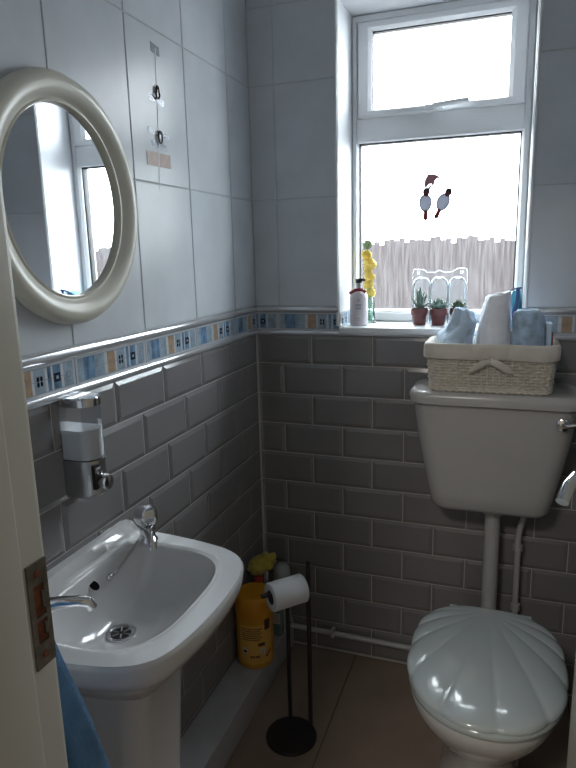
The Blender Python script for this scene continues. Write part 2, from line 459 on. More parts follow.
# door lining with stop and strike plate
mb = MB()
mb.rbox((DX0-.03, YD-.14, 0), (DX0, YD, DZ+.03), .003, 'cream_paint')
mb.rbox((DX0, YD-.14, 0), (DX0+.013, YD-.042, DZ), .003, 'cream_paint')
mb.rbox((DX0-.10, YD+.0005, 0), (DX0-.012, YD+.016, DZ+.09), .005, 'cream_paint')
mb.rbox((DX1, YD-.14, 0), (DX1+.03, YD, DZ+.03), .003, 'cream_paint')
mb.rbox((DX0-.03, YD-.14, DZ), (DX1+.03, YD, DZ+.03), .003, 'cream_paint')
fr = struct(mb.build('trim_6'))
mb = MB()
py0, py1, pz0, pz1 = -1.492, -1.4655, 1.000, 1.112
hy0, hy1, hz0, hz1 = -1.486, -1.472, 1.026, 1.088
xa, xb = DX0+.0004, DX0+.0026
mb.box((xa,py0,pz0),(xb,py1,hz0),'aged_steel'); mb.box((xa,py0,hz1),(xb,py1,pz1),'aged_steel')
mb.box((xa,py0,hz0),(xb,hy0,hz1),'aged_steel'); mb.box((xa,hy1,hz0),(xb,py1,hz1),'aged_steel')
mb.box((xa,hy0,1.050),(xb,hy1,1.054),'aged_steel')
mb.box((xa,hy0,hz0),(xa+.0005,hy1,hz1),'rust')
mb.box((xa,hy1-.004,1.033),(xb+.001,hy1-.001,1.046),'aged_steel'); mb.box((xa,hy1-.004,1.062),(xb+.001,hy1-.001,1.080),'aged_steel')
for z in (1.013, 1.100): mb.lathe([(.0042,0),(.004,.001),(.0015,.0012)], (xb, -1.479, z), 'rust', 12, 'x')
sp = mb.build('strike_plate', fr, smooth=False); sp['label'] = 'worn steel strike plate with rusty latch holes'

# open door at the right
dr = bpy.data.objects.new('door_1', None); COL.objects.link(dr); dr.location = (1.12, YD+.005, 0); ORIG['door_1'] = Vector(dr.location); struct(dr)
hx, hy = 1.12, YD+.006; fx, fy = .950, -.720
dv = Vector((fx-hx, fy-hy, 0)).normalized(); nv = Vector((-dv.y, dv.x, 0))
if nv.x > 0: nv = -nv
mb = MB()
A = Vector((hx,hy,0)); B = Vector((fx,fy,0)); T = -nv*.036
vs = [A+Vector((0,0,.008)), B+Vector((0,0,.008)), B+T+Vector((0,0,.008)), A+T+Vector((0,0,.008))]
vs += [v+Vector((0,0,2.0)) for v in vs]
mb.add(vs, [(0,3,2,1),(4,5,6,7),(0,1,5,4),(1,2,6,5),(2,3,7,6),(3,0,4,7)], 'cream_paint')
mb.build('door_panel', dr, smooth=False)
mb = MB()
bp = B - dv*.035 + Vector((0,0,1.0)) + nv*.001
mb.tube([bp, bp+nv*.007], [.024,.022], 'chrome', 20)
tip = Vector((.899,-.805,.966)); mid = bp + nv*.035
mb.tube([bp, bp+nv*.02, mid, mid*.6+tip*.4+nv*.004, tip], [.008,.009,.0105,.0112,.0112], 'chrome', 16)
h_ = mb.build('door_handle', dr); h_['label'] = 'chrome handle'

# ------------------------------------------------------------------ outside
mb = MB(); mb.box((-4, .28, -.3), (5, 9, -.25), 'ground'); g = mb.build('ground', smooth=False); struct(g)
ft = thing('garden_fence', 'brownish close-boarded fence seen outside through the wet lower window pane', 'fence', (.4, 1.8, -.25))
mb = MB()
x = -1.6
while x < 2.6:
    w = .03; top = 1.462 + random.uniform(-.022,.022)
    mb.box((x, 1.8, -.25), (x+w, 1.82, top), 'fence'); x += w-.0005
mb.build('boards', ft, smooth=False)
mb = MB()
for z in (.1, .7, 1.25): mb.box((-1.6, 1.821, z), (2.6, 1.86, z+.07), 'fence')
mb.build('rail', ft, smooth=False)

# ------------------------------------------------------------------ mirror
mr = thing('wall_mirror', 'round wall mirror in a thick cream moulded frame on the white tiles', 'mirror', (0, -.927, 1.505))
mc = (0, -.927, 1.505)
prof = [(.2195,.001),(.2225,.009),(.2215,.018),(.2165,.0255),(.208,.030),(.199,.0305),(.190,.028),(.181,.0235),(.174,.019),(.1705,.0175),(.1685,.019),(.1655,.019),(.1635,.015),(.163,.006)]
mb = MB(); rings = []
for k in range(96):
    a = 2*PI*k/96
    rings.append([(h, mc[1]+r*math.cos(a)*.99, mc[2]+(r+.0035+.004*(r < .175))*math.sin(a)) for r, h in prof])
mb.loft(rings, 'mirror_frame', closed=True); mb.build('mirror_frame', mr, angle=60)
mb = MB(); mb.lathe([(.178,.003),(.178,.009)], mc, 'mirror', 96, 'x'); mb.build('mirror_glass', mr)

# ------------------------------------------------------------------ soap dispenser
sy = -.962; sd = thing('soap_dispenser', 'chrome and clear wall-mounted soap dispenser above the basin', 'soap dispenser', (0, sy, .965))
def dshape(z, hw=.0305, dep=.066, r=0.0):
    out = [(.001, sy+hw, z)]
    for k in range(21):
        a = PI/2 - PI*k/20
        out.append((dep-hw + (hw)*math.cos(a)*1.0, sy + hw*math.sin(a), z))
    out.append((.001, sy-hw, z)); return out
mb = MB(); mb.loft([dshape(.945,.025,.054), dshape(.949,.029,.062), dshape(.955,.032,.067), dshape(1.022,.032,.067)], 'dull_chrome'); mb.build('lower_housing', sd)
mb = MB(); mb.loft([dshape(1.0225), dshape(1.128)], 'smoke_plastic'); mb.build('clear_chamber', sd)
mb = MB(); mb.loft([dshape(1.0235,.0290,.0632), dshape(1.082,.0290,.0632)], 'soap'); mb.build('liquid_soap', sd)
mb = MB(); mb.loft([dshape(1.1285,.0315,.0675), dshape(1.143,.0315,.0675), dshape(1.1455,.0295,.065)], 'chrome'); mb.build('cap', sd)
mb = MB(); mb.rbox((.0008, sy-.029, .985), (.0045, sy+.029, 1.020), .002, 'dull_chrome'); mb.build('back_plate', sd)
mb = MB(); mb.box((.058, sy-.024, .966), (.0655, sy+.002, 1.014), 'black'); mb.box((.0656, sy-.020, 1.004), (.0662, sy-.002, 1.009), 'bottle_grey')
mb.lathe([(.012,0),(.0150,.004),(.0160,.015),(.014,.019),(.006,.0205)], (.0656, sy-.008, .979), 'chrome', 24, 'x'); b_ = mb.build('push_button', sd)

# ------------------------------------------------------------------ basin
CY = -1.045
wb = thing('wash_basin', 'white ceramic pedestal wash basin with two chrome taps under the mirror', 'basin', (0, CY, 0))
OUT = [(0,.226),(.05,.2265),(.09,.226),(.15,.221),(.21,.213),(.265,.201),(.300,.184),(.322,.160),(.335,.125),(.343,.08),(.347,.04),(.348,0)]
def catmull(P, n):
    out = []
    for i in range(len(P)-1):
        p0 = P[max(i-1,0)]; p1 = P[i]; p2 = P[i+1]; p3 = P[min(i+2,len(P)-1)]
        for k in range(n):
            t = k/n
            out.append(tuple(.5*((2*p1[j]) + (-p0[j]+p2[j])*t + (2*p0[j]-5*p1[j]+4*p2[j]-p3[j])*t*t + (-p0[j]+3*p1[j]-3*p2[j]+p3[j])*t**3) for j in range(len(p1))))
    out.append(tuple(P[-1])); return out
poly = catmull(OUT, 5); poly = poly + [(x, -v) for x, v in poly[::-1][1:]]
BC = (.155, 0)
def ray_out(th):
    d = (math.cos(th), math.sin(th)); best = None
    pts = poly
    for i in range(len(pts)):
        a = pts[i]; b = pts[(i+1) % len(pts)]
        ex, ey = b[0]-a[0], b[1]-a[1]; den = d[0]*ey - d[1]*ex
        if abs(den) < 1e-12: continue
        t = ((a[0]-BC[0])*ey - (a[1]-BC[1])*ex)/den; s = ((a[0]-BC[0])*d[1] - (a[1]-BC[1])*d[0])/den
        if t > 0 and -1e-6 <= s <= 1+1e-6: best = t if best is None else max(best, t)
    return best
def ray_in(th):
    c, s = math.cos(th), math.sin(th)
    ax = .142 if c > 0 else .100; bx = .170; e = 3.2 if c > 0 else 3.0
    return (abs(c/ax)**e + abs(s/bx)**e)**(-1/e)
NR = 120; rings = []
def ringz(fr, zf):
    out = []
    for k in range(NR):
        th = 2*PI*k/NR; r = fr(th)
        x = BC[0]+r*math.cos(th); v = BC[1]+r*math.sin(th)
        x = max(x, .0012)
        out.append((x, CY+v, zf(x, v) if callable(zf) else zf))
    return out
def lip(x, v):   # raised upstand at the wall
    t = min(1, max(0, (.034-x)/.010)); t = t*t*(3-2*t)
    return .810 + .020*t
RZ = lambda x, v: lip(x, v) - .004*max(0, min(1, (x-.03)/.3))
DC = (.130, .010)      # waste
def bowl(th, s):
    r = ray_in(th)*s; k = 1-s**1.5
    return (BC[0]+r*math.cos(th)+(DC[0]-BC[0])*k, CY+r*math.sin(th)+(DC[1]-BC[1])*k, .8045 - .102*(1-s**2.9))
for s in (.13,.2,.3,.4,.5,.6,.68,.76,.83,.89,.94,.98,1.0): rings.append([bowl(2*PI*k/NR, s) for k in range(NR)])
rings.append(ringz(lambda th: ray_in(th)+.003, lambda x, v: RZ(x,v)-.0028)); rings.append(ringz(lambda th: ray_in(th)+.007, lambda x, v: RZ(x,v)-.0008))
for s in (.25,.4,.55,.7,.8,.88,.93): rings.append(ringz(lambda th, s=s: ray_in(th)*(1-s)+ray_out(th)*s, RZ))
rings.append(ringz(lambda th: ray_out(th)-.0035, lambda x, v: RZ(x,v)-.0008))
rings.append(ringz(lambda th: ray_out(th)-.001, lambda x, v: RZ(x,v)-.004))
rings.append(ringz(ray_out, lambda x, v: RZ(x,v)-.010))
rings.append(ringz(lambda th: ray_out(th)-.003, .775)); rings.append(ringz(lambda th: ray_out(th)-.009, .760))
rings.append(ringz(lambda th: ray_out(th)-.022, .750)); rings.append(ringz(lambda th: ray_out(th)*.80, .728)); rings.append(ringz(lambda th: ray_out(th)*.62, .690)); rings.append(ringz(lambda th: ray_out(th)*.5, .660))
mb = MB(); mb.loft(rings, 'ceramic'); mb.build('basin_bowl', wb, angle=55)
mb = MB()
def ped(z, hw, xf, r):
    return rrect(xf/2+.02, CY, xf/2-.02, hw, r, z)
mb.loft([ped(.0005,.115,.235,.05), ped(.05,.108,.228,.05), ped(.12,.092,.215,.045), ped(.4,.086,.212,.042), ped(.62,.095,.225,.045), ped(.70,.118,.262,.05)], 'ceramic')
mb.build('pedestal', wb)
mb = MB()
mb.lathe([(.029,0),(.0285,.0035),(.025,.004),(.019,.0015),(.0175,-.004)], (DC[0], CY+DC[1], .7025), 'chrome', 36)
for k in range(6):
    a = k*PI/3; mb.tube([(DC[0]+.005*math.cos(a),CY+DC[1]+.005*math.sin(a),.7045),(DC[0]+.0185*math.cos(a),CY+DC[1]+.0185*math.sin(a),.7050)], .0016, 'dull_chrome', 6)
mb.lathe([(.0188,0),(.0188,.0006)], (DC[0], CY+DC[1], .7032), 'black', 24)
dn = mb.build('drain', wb); dn['label'] = 'chrome waste with dark grating'
# overflow on the back inner face
mb = MB(); _b = Vector(bowl(PI-.28, .905)); oc = _b + Vector((.0030,0,.0030)); on_ = Vector((.62,-.10,.78)).normalized(); ou = (Vector((0,1,0)) - on_*on_.y).normalized(); ow = on_.cross(ou)
def disc(c, n_, u, w, a, b, h, m):
    mb.loft([[c + n_*hh + u*a*math.cos(2*PI*k/24) + w*b*math.sin(2*PI*k/24) for k in range(24)] for hh in (0, h)], m)
disc(oc, on_, ou, ow, .0105, .0122, .0008, 'ceramic'); disc(oc, on_, ou, ow, .0095, .0112, .0011, 'hole')
ov = mb.build('overflow', wb); ov['label'] = 'dark overflow hole'
def tap(bx, by, ang, L=1.0):
    root = MB(); c = Vector((bx, by, .8085)); d = Vector((math.cos(ang), math.sin(ang), 0))
    root.lathe([(.022,0),(.0215,.003),(.0175,.008),(.0160,.018),(.0172,.026),(.015,.031),(.011,.033)], c, 'chrome', 28)
    sp_ = [c+Vector((0,0,.016)), c+d*.03*L+Vector((0,0,.024)), c+d*.06*L+Vector((0,0,.026)), c+d*.09*L+Vector((0,0,.024)), c+d*.106*L+Vector((0,0,.019)), c+d*.112*L+Vector((0,0,.008))]
    body = root.build('tap', wb)
    s2 = MB(); s2.tube(sp_, [.0150,.0135,.0115,.0105,.0105,.0095], 'chrome', 18); s2.build('spout', body)
    k2 = MB(); rings = []
    for r, h in ((.009,.031),(.013,.034),(.0205,.040),(.0240,.050),(.0240,.062),(.0205,.071),(.011,.077)):
        rings.append([(c.x + r*(1+.07*math.cos(5*t))*math.cos(t), c.y + r*(1+.07*math.cos(5*t))*math.sin(t), c.z+h) for t in [2*PI*k/40 for k in range(40)]])
    k2.loft(rings, 'chrome'); k2.build('tap_knob', body)
tap(.088, -.860, -.85, .60); tap(.055, -1.193, .60)
mb = MB()
def off(th, s, d=.0025): return Vector(bowl(th, s)) + Vector((d,0,d))
cp = [Vector((.074,-.880,.8115)), off(PI-1.05,1.0,.004), off(PI-.95,.94,.003), off(PI-.82,.90,.003), off(PI-.68,.885,.003)]
mb.tube(cp, .0022, 'dull_chrome', 6)
mb.ball(cp[-1], (.007,.008,.008), 'chrome'); mb.ball(cp[-1]+Vector((.001,.012,.002)), (.004,.005,.005), 'dull_chrome'); pc = mb.build('plug_chain', wb); pc['label'] = 'dark metal chain'

# ------------------------------------------------------------------ toilet
TX = .778
tl = thing('toilet', 'low-level toilet with a grey-white shell-shaped lid in the right corner', 'toilet', (TX, -.3, 0))
mb = MB()
Z = [(.0008,.108,.195,-.400),(.02,.106,.192,-.400),(.06,.092,.170,-.405),(.14,.090,.160,-.42),(.21,.105,.170,-.445),(.27,.135,.195,-.480),(.32,.158,.212,-.505),(.355,.170,.222,-.518),(.380,.174,.226,-.520),(.388,.172,.224,-.520),(.390,.165,.216,-.520)]
mb.loft([sell(TX, c+.008, a, b*.955, z, 56, 2.2, 2.6) for z, a, b, c in Z], 'ceramic')
mb.rbox((TX-.085, -.33, .20), (TX+.085, -.17, .372), .03, 'ceramic'); mb.tube([(TX,-.22,.285),(TX,-.125,.285)], .045, 'ceramic', 24)
mb.build('toilet_pan', tl, angle=50)
mb = MB(); rings = []
for s, z in ((1.0,.391),(1.015,.394),(1.02,.401),(1.01,.408),(.98,.411)): rings.append(sell(TX+.004, -.515, .178*s, .217*s, z, 64, 2.15, 3.0))
for s, z in ((.62,.411),(.60,.402),(.62,.391)): rings.append(sell(TX+.004, -.523, .178*s, .217*s, z, 64, 2.15, 2.4))
mb.loft(rings, 'lid', closed=True); mb.build('seat', tl, angle=60)
# scalloped lid
mb = MB(); hinge = (TX+.004, -.325); NT = 336; cxl = TX+.006
def lid_out(th):
    d = (math.cos(th), math.sin(th)); lo, hi = 0, .6
    for _ in range(30):
        m_ = (lo+hi)/2; x = d[0]*m_; y = hinge[1]+d[1]*m_ - (-.5185)
        e = 3.6 if y > 0 else 2.15
        if abs(x/.1845)**e + abs(y/.2215)**e < 1: lo = m_
        else: hi = m_
    return lo
rings = []
S = [.03,.12,.25,.4,.55,.7,.8,.88,.93,.965,.985,1.0,1.0,.99,.96]
for i, s in enumerate(S):
    ring = []
    for k in range(NT):
        th = 2*PI*k/NT; R_ = lid_out(th)
        f = abs(math.sin(th*10.5))**.6
        front = max(0, min(1, (-math.sin(th)+.25)*1.6))
        R2 = R_*(1 - .022*(1-f)*front)
        r = s*R2
        zz = .413 + .036*(1 - min(1,s)**3.2)**.8 
        if i < 11: zz = .421 + .026*(1 - s**5)**.7
        elif i == 11: zz = .419
        elif i == 12: zz = .414
        elif i == 13: zz = .4115
        else: zz = .4112
        zz -= .0045*(1-f)*front*min(1, s*1.1)**1.5 if i < 12 else 0
        ring.append((hinge[0]+r*math.cos(th), hinge[1]+r*math.sin(th), zz))
    rings.append(ring)
mb.loft(rings, 'lid', cap0=True, cap1=True)
for sx in (-1, 1): mb.tube([(cxl+sx*.085-.022,-.283,.412),(cxl+sx*.085+.022,-.283,.412)], .013, 'lid', 16)
mb.build('toilet_lid', tl, angle=50)
# cistern
mb = MB(); rings = []
def crg(z, hw, d, r): return rrect(TX-.012, -.002-d/2, hw, d/2, r, z, 8)
for z, hw, d, r in ((.652,.124,.120,.035),(.6535,.142,.142,.042),(.659,.155,.160,.046),(.672,.164,.172,.048),(.72,.174,.179,.050),(.80,.190,.186,.052),(.88,.205,.192,.05),(.95,.214,.195,.05),(.985,.217,.196,.05)): rings.append(crg(z,hw,d,r))
mb.loft(rings, 'cistern'); cs = mb.build('cistern', tl, angle=40)
mb = MB(); rings = [crg(z,hw,d,r) for z,hw,d,r in ((.981,.222,.208,.055),(.984,.228,.213,.058),(1.000,.229,.214,.058),(1.011,.2265,.212,.058),(1.0165,.220,.206,.055),(1.018,.210,.197,.05))]
mb.loft(rings, 'cistern'); mb.build('cistern_lid', cs, angle=50)
mb = MB(); lc = (.944, -.1945, .944)
mb.lathe([(.015,0),(.0175,-.004),(.0165,-.009),(.010,-.012)], lc, 'chrome', 24, 'y')
mb.tube([(.944,-.206,.944),(.953,-.217,.946),(.985,-.221,.953),(1.01,-.221,.957)], [.006,.0065,.0055,.007], 'chrome', 12)
mb.build('flush_lever', cs)
mb = MB(); mb.tube([(TX,-.085,.653),(TX,-.085,.34),(TX,-.09,.305),(TX,-.11,.288),(TX,-.14,.285)], .0225, 'pipe', 24)
mb.tube([(TX,-.085,.6515),(TX,-.085,.630)], .030, 'pipe', 24); mb.build('flush_pipe', tl)

# water pipes
wp = thing('water_pipe', 'thin grey painted water pipe along the back wall up to the cistern', 'pipe', (.4, -.03, .09))
mb = MB()
mb.tube([(.108,-.03,.092),(.5,-.03,.088),(.80,-.03,.086),(.835,-.032,.088),(.852,-.036,.105),(.857,-.04,.14),(.854,-.055,.50),(.853,-.058,.54),(.857,-.062,.58),(.866,-.067,.62),(.874,-.072,.650)], .0088, 'pipe', 14); 
mb.build('pipe_run', wp)
mb = MB(); mb.tube([(.854,-.0555,.505),(.8535,-.057,.524)], .0145, 'pipe', 6); mb.build('coupling', wp)
mb = MB(); mb.tube([(.856,-.046,.300),(.856,-.047,.322)], .0145, 'pipe', 6); mb.build('coupling', wp)
mb = MB(); mb.rbox((.256,-.044,.078),(.270,-.004,.104), .004, 'pipe'); mb.rbox((.258,-.042,.104),(.268,-.030,.112), .003, 'pipe'); mb.build('clip', wp)

# ------------------------------------------------------------------ wicker basket
BX, BY, BZ = .7525, -.112, 1.0195
bk = thing('wicker_basket', 'cream wicker basket with folded linen liner and bow on the cistern', 'basket', (BX, BY, BZ))
def per(t, hx, hy, r):
    """point on rounded rect perimeter, t in 0..1"""
    a, b = hx-r, hy-r; L = [2*a, PI*r/2, 2*b, PI*r/2]*2; tot = sum(L); d = (t % 1)*tot
    segs = [((-a,-hy),(1,0),None),((a,-b),None,-PI/2),((hx,-b),(0,1),None),((a,b),None,0),((a,hy),(-1,0),None),((-a,b),None,PI/2),((-hx,b),(0,-1),None),((-a,-b),None,PI)]
    for L_, (p, dr_, a0) in zip(L, segs):
        if d <= L_:
            if dr_: return (p[0]+dr_[0]*d, p[1]+dr_[1]*d), (dr_[1], -dr_[0])
            an = a0 + d/r; return (p[0]+r*math.cos(an), p[1]+r*math.sin(an)), (math.cos(an), math.sin(an))
        d -= L_
    return (-a,-hy), (0,-1)
NS = 58; rows = 13
mb = MB()
for j in range(rows):
    z = BZ+.008 + j*.0086; g = j/rows; hx = .158+.009*g; hy = .078+.006*g
    pts = []
    N = NS*4
    for i in range(N):
        t = i/N; (x, y), (nx, ny) = per(t, hx, hy, .032)
        o = .0038*math.cos(PI*(i/4*1.0) + (PI if j % 2 else 0))
        pts.append((BX+x+nx*o, BY+y+ny*o, z + .0004*math.sin(i*.7+j)))
    mb.tube(pts, .0028, 'wicker', 6, closed=True)
for i in range(NS):
    (x, y), _ = per((i+.0)/NS, .158, .078, .032); (x2, y2), _ = per(i/NS, .167, .084, .032)
    mb.tube([(BX+x,BY+y,BZ+.003),(BX+x2,BY+y2,BZ+.122)], .0028, 'wicker', 6)
for z, r in ((BZ+.0035,.0045),(BZ+.010,.0035),(BZ+.122,.004)):
    pts = []
    for i in range(260):
        (x,y),(nx,ny) = per(i/260, .158+.009*(z-BZ)/.12, .078+.006*(z-BZ)/.12, .032)
        o = .0016*math.sin(i*PI/2.6); pts.append((BX+x+nx*(o+.001), BY+y+ny*(o+.001), z+.0012*math.cos(i*PI/2.6)))
    mb.tube(pts, r, 'wicker', 6, closed=True)
mb.box((BX-.148, BY-.068, BZ+.002), (BX+.148, BY+.068, BZ+.006), 'wicker')
mb.build('woven_body', bk, angle=80)
mb = MB(); rings = []
N = 220
for dz, off in ((.008,-.008),(.06,-.0075),(.118,-.006),(.130,-.003),(.1335,.002),(.132,.006),(.124,.009),(.108,.0095),(.094,.0090),(.0905,.0075),(.094,.006),(.118,.004),(.125,.0015),(.118,-.002),(.06,-.005),(.010,-.006)):
    ring = []
    for i in range(N):
        (x, y), (nx, ny) = per(i/N, .167, .084, .034)
        w = .0016*noise.noise(Vector((x*40, y*40, dz*12))) + (.0014*math.sin(i*.55) if off > .005 else 0)
        zz = dz + .0035*noise.noise(Vector((x*14, y*14, 3.1)))*(1 if off > .005 else .4)
        ring.append((BX+x+nx*(off+w), BY+y+ny*(off+w), BZ+zz))
    rings.append(ring)
mb.loft(rings, 'linen', closed=True); ln = mb.build('liner', bk, angle=80); ln['label'] = 'cream linen liner folded over the rim'
mb = MB(); kx, ky, kz = .750, BY-.098, 1.108
mb.ball((kx,ky,kz), (.010,.007,.008), 'linen', jit=.3)
mb.tube(bez((kx,ky,kz),(kx-.02,ky-.008,kz-.004),(kx-.035,ky-.004,kz-.022),(kx-.052,ky-.001,kz-.030),14), [.006,.007,.008,.009,.009,.009,.009,.0085,.008,.008,.007,.007,.006,.005,.003], 'linen', 10, flat=.3, up=(0,0,1))
mb.tube(bez((kx,ky,kz),(kx+.02,ky-.008,kz+.002),(kx+.045,ky-.006,kz-.018),(kx+.062,ky-.002,kz-.030),14), [.006,.007,.008,.0095,.010,.010,.010,.010,.010,.010,.010,.009,.008,.006,.003], 'linen', 10, flat=.3, up=(0,0,1))
mb.tube(bez((kx-.002,ky,kz+.003),(kx-.012,ky-.008,kz+.014),(kx+.012,ky-.01,kz+.014),(kx+.003,ky,kz+.003),12), .0035, 'linen', 8, flat=.5)
bw = mb.build('bow', bk, angle=70)

# towels standing in the basket
def towel(name, label, rings_, m, seam=1.0, jit=.005, seed=0, tilt=0):
    """rings_: (cx, cy, z, rx, ry) up the roll; a spiral seam runs around it and shows at the top"""
    mb = MB(); R = []; N = 56; RR = catmull(rings_, 5)
    for j, (cx, cy, z, rx, ry) in enumerate(RR):
        ring = []
        for k in range(N):
            a = 2*PI*k/N
            d = (a + seed) % (2*PI); s = 1 + .10*seam*(d/(2*PI)-.5)     # overlap step of the rolled edge
            nn = noise.noise(Vector((math.cos(a)*1.3+seed, math.sin(a)*1.3, z*14)))*jit*2.2 + noise.noise(Vector((math.cos(a)*4+seed, math.sin(a)*4, z*45)))*jit*.55
            ring.append((cx+(rx*s+nn)*math.cos(a), cy+(ry*s+nn)*math.sin(a), z + nn*.8 + tilt*math.cos(a)*rx*max(0, j/len(RR)*2-1)))
        R.append(ring)
    top = RR[-1]
    for sc, dz in ((.93,.004),(.80,.0055),(.74,.001),(.62,.004),(.50,.005),(.44,.0),(.30,.003),(.12,.003)):
        ring = []
        for k in range(N):
            a = 2*PI*k/N; d = (a+seed) % (2*PI); s = sc*(1+.10*seam*(d/(2*PI)-.5))
            ring.append((top[0]+top[3]*s*math.cos(a), top[1]+top[4]*s*math.sin(a), top[2]+dz+tilt*math.cos(a)*top[3]*s + noise.noise(Vector((math.cos(a)*2,math.sin(a)*2,sc*3+seed)))*.003))
        R.append(ring)
    mb.loft(R, m); o = mb.build(name, angle=75)
    return tag(o, label, 'towel', 'rolled towels in the basket')
B0 = BZ+.012
towel('rolled_towel', 'pale blue slumped towel, leftmost in the wicker basket', [(.665,-.118,B0,.040,.045),(.662,-.118,1.10,.045,.050),(.658,-.118,1.155,.048,.052),(.672,-.118,1.19,.042,.046),(.678,-.118,1.213,.034,.038),(.676,-.118,1.236,.022,.028)], 'towel_pale', jit=.007, seed=1, tilt=-.25)
towel('rolled_towel', 'tall white rolled towel standing in the middle of the wicker basket', [(.757,-.118,B0,.040,.046),(.757,-.118,1.10,.044,.050),(.757,-.118,1.16,.047,.050),(.760,-.118,1.21,.042,.046),(.764,-.118,1.25,.037,.040),(.766,-.118,1.277,.034,.034)], 'towel_white', jit=.003, seed=4.2, tilt=.22)
towel('rolled_towel', 'blue patterned rolled towel right of the white one in the basket', [(.852,-.118,B0,.040,.046),(.852,-.118,1.10,.042,.048),(.850,-.118,1.15,.044,.048),(.848,-.118,1.20,.042,.046),(.847,-.118,1.225,.038,.042),(.846,-.118,1.234,.030,.036)], 'towel_pattern', jit=.003, seed=2.6)
mb = MB(); mb.loft([rrect(.8970+.003*t,-.115,.0065,.040-.012*t*t,.005,B0+.172*t+0) for t in [i/12 for i in range(13)]], 'towel_pale')
fc = tag(mb.build('folded_flannel'), 'small folded pale blue cloth at the right end of the basket', 'cloth')
mb = MB(); mb.rbox((.9083,-.135,B0),(.9108,-.095,1.176), .002, 'red'); tag(mb.build('red_packet'), 'thin dark red packet at the far right end of the basket', 'packet')

# ------------------------------------------------------------------ toilet roll stand
st = thing('toilet_roll_stand', 'black metal toilet roll stand with round base and two upright rods', 'toilet roll stand', (.246,-.433,0))
mb = MB(); mb.lathe([(.072,.0005),(.0755,.002),(.0755,.006),(.073,.010),(.02,.011)], (.246,-.433,0), 'black_metal', 56); mb.build('base', st)
mb = MB(); mb.tube([(.289,-.378,.009),(.290,-.380,.543)], .0068, 'black_metal', 16); mb.build('upright', st)
mb = MB(); mb.tube([(.222,-.372,.009),(.222,-.372,.42)], .0064, 'black_metal', 16); mb.build('upright', st)
RA = Vector((.286,-.384,.481)); RB = Vector((.208,-.470,.481)); rd = (RB-RA).normalized()
mb = MB(); mb.tube([RA, RB+rd*.026], .0072, 'black_metal', 16); mb.build('arm', st)
tr = thing('toilet_roll', 'white toilet roll on the arm of the black stand', 'toilet roll', tuple((RA+RB)/2))
r0 = RA+rd*.012; r1 = RB
mb = MB(); u = Vector((0,0,1)); w = rd.cross(u); RR_ = .0395; ri = .0205
rings = []
drop = .0113   # the tube hangs from the arm
oo = Vector((0,0,-drop))
for p, r in ((r0,ri),(r0,RR_-.002),(r0+rd*.002,RR_),(r1-rd*.002,RR_),(r1,RR_-.002),(r1,ri)):
    rings.append([p+oo+(u*math.cos(a)+w*math.sin(a))*r*(1+.012*math.sin(2*a+.5)) for a in [2*PI*k/56 for k in range(56)]])
mb.loft(rings, 'paper', cap0=False, cap1=False, closed=True)
# loose end of the paper
a0 = .25
def rp(p, a, r): return p+oo+(u*math.cos(a)+w*math.sin(a))*r
mb.build('paper_roll', tr, angle=50)
mb = MB(); rings = []
for p, r in ((r0+rd*.001,ri),(r1-rd*.001,ri),(r1-rd*.001,ri-.0015),(r0+rd*.001,ri-.0015)): rings.append([rp(p,2*PI*k/32,r-.0003) for k in range(32)])
mb.loft(rings, 'cardboard', closed=True); mb.build('cardboard_core', tr, angle=50)

# ------------------------------------------------------------------ cleaning things on the ledge
PZ = .1075
tb = thing('wipes_tub', 'orange-yellow cylindrical tub with orange lid on the ledge by the basin', 'tub', (.067,-.262,PZ))
tc = (.067,-.262,PZ)
mb = MB(); mb.lathe([(.052,0),(.0575,.003),(.0595,.010),(.060,.03),(.060,.165),(.0585,.172)], tc, 'yellow_tub', 56); mb.build('tub_body', tb)
mb = MB(); mb.lathe([(.0588,.1722),(.0612,.175),(.0612,.188),(.0605,.225),(.0585,.235),(.053,.242),(.02,.244)], tc, 'orange_lid', 56); mb.build('lid', tb)
def patch(mb, c, r, a0, a1, z0, z1, m, th=.0004, n=8):
    inn, ou_ = [], []
    vs = []; 
    for k in range(n+1):
        a = a0+(a1-a0)*k/n
        for rr in (r+.0001, r+.0001+th):
            for z in (z0, z1): vs.append((c[0]+rr*math.cos(a), c[1]+rr*math.sin(a), c[2]+z))
    fs = []
    for k in range(n):
        o = k*4
        fs += [(o+2,o+6,o+7,o+3),(o,o+1,o+5,o+4),(o,o+4,o+6,o+2),(o+1,o+3,o+7,o+5)]
    fs += [(0,2,3,1),(n*4,n*4+1,n*4+3,n*4+2)]
    mb.add(vs, fs, m)
fa = math.radians(-66)   # angle of the label centre towards the doorway
mb = MB()
patch(mb, tc, .060, fa-.95, fa+.95, .02, .155, 'label_orange', n=24)
for i in range(6): patch(mb, tc, .0605, fa-.75, fa+.35-.1*(i%2), .142-i*.0075, .1445-i*.0075, 'print_dark')
patch(mb, tc, .0605, fa+.50, fa+.85, .135, .170, 'print_dark')
patch(mb, tc, .0605, fa+.12, fa+.50, .083, .094, 'print_dark')
patch(mb, tc, .0605, fa-.75, fa-.45, .055, .078, 'print_pale'); patch(mb, tc, .0607, fa-.70, fa-.50, .060, .068, 'print_dark')
patch(mb, tc, .0605, fa+.25, fa+.50, .052, .076, 'print_pale'); patch(mb, tc, .0607, fa+.30, fa+.45, .056, .072, 'bottle_grey')
for i in range(4): patch(mb, tc, .0605, fa-.30+i*.13, fa-.21+i*.13, .043, .050, 'print_dark', n=2)
for i in range(3): patch(mb, tc, .0605, fa+.55+i*.1, fa+.66+i*.1, .040+i*.006, .049+i*.006, 'print_red', n=3)
mb.build('label', tb, smooth=False)
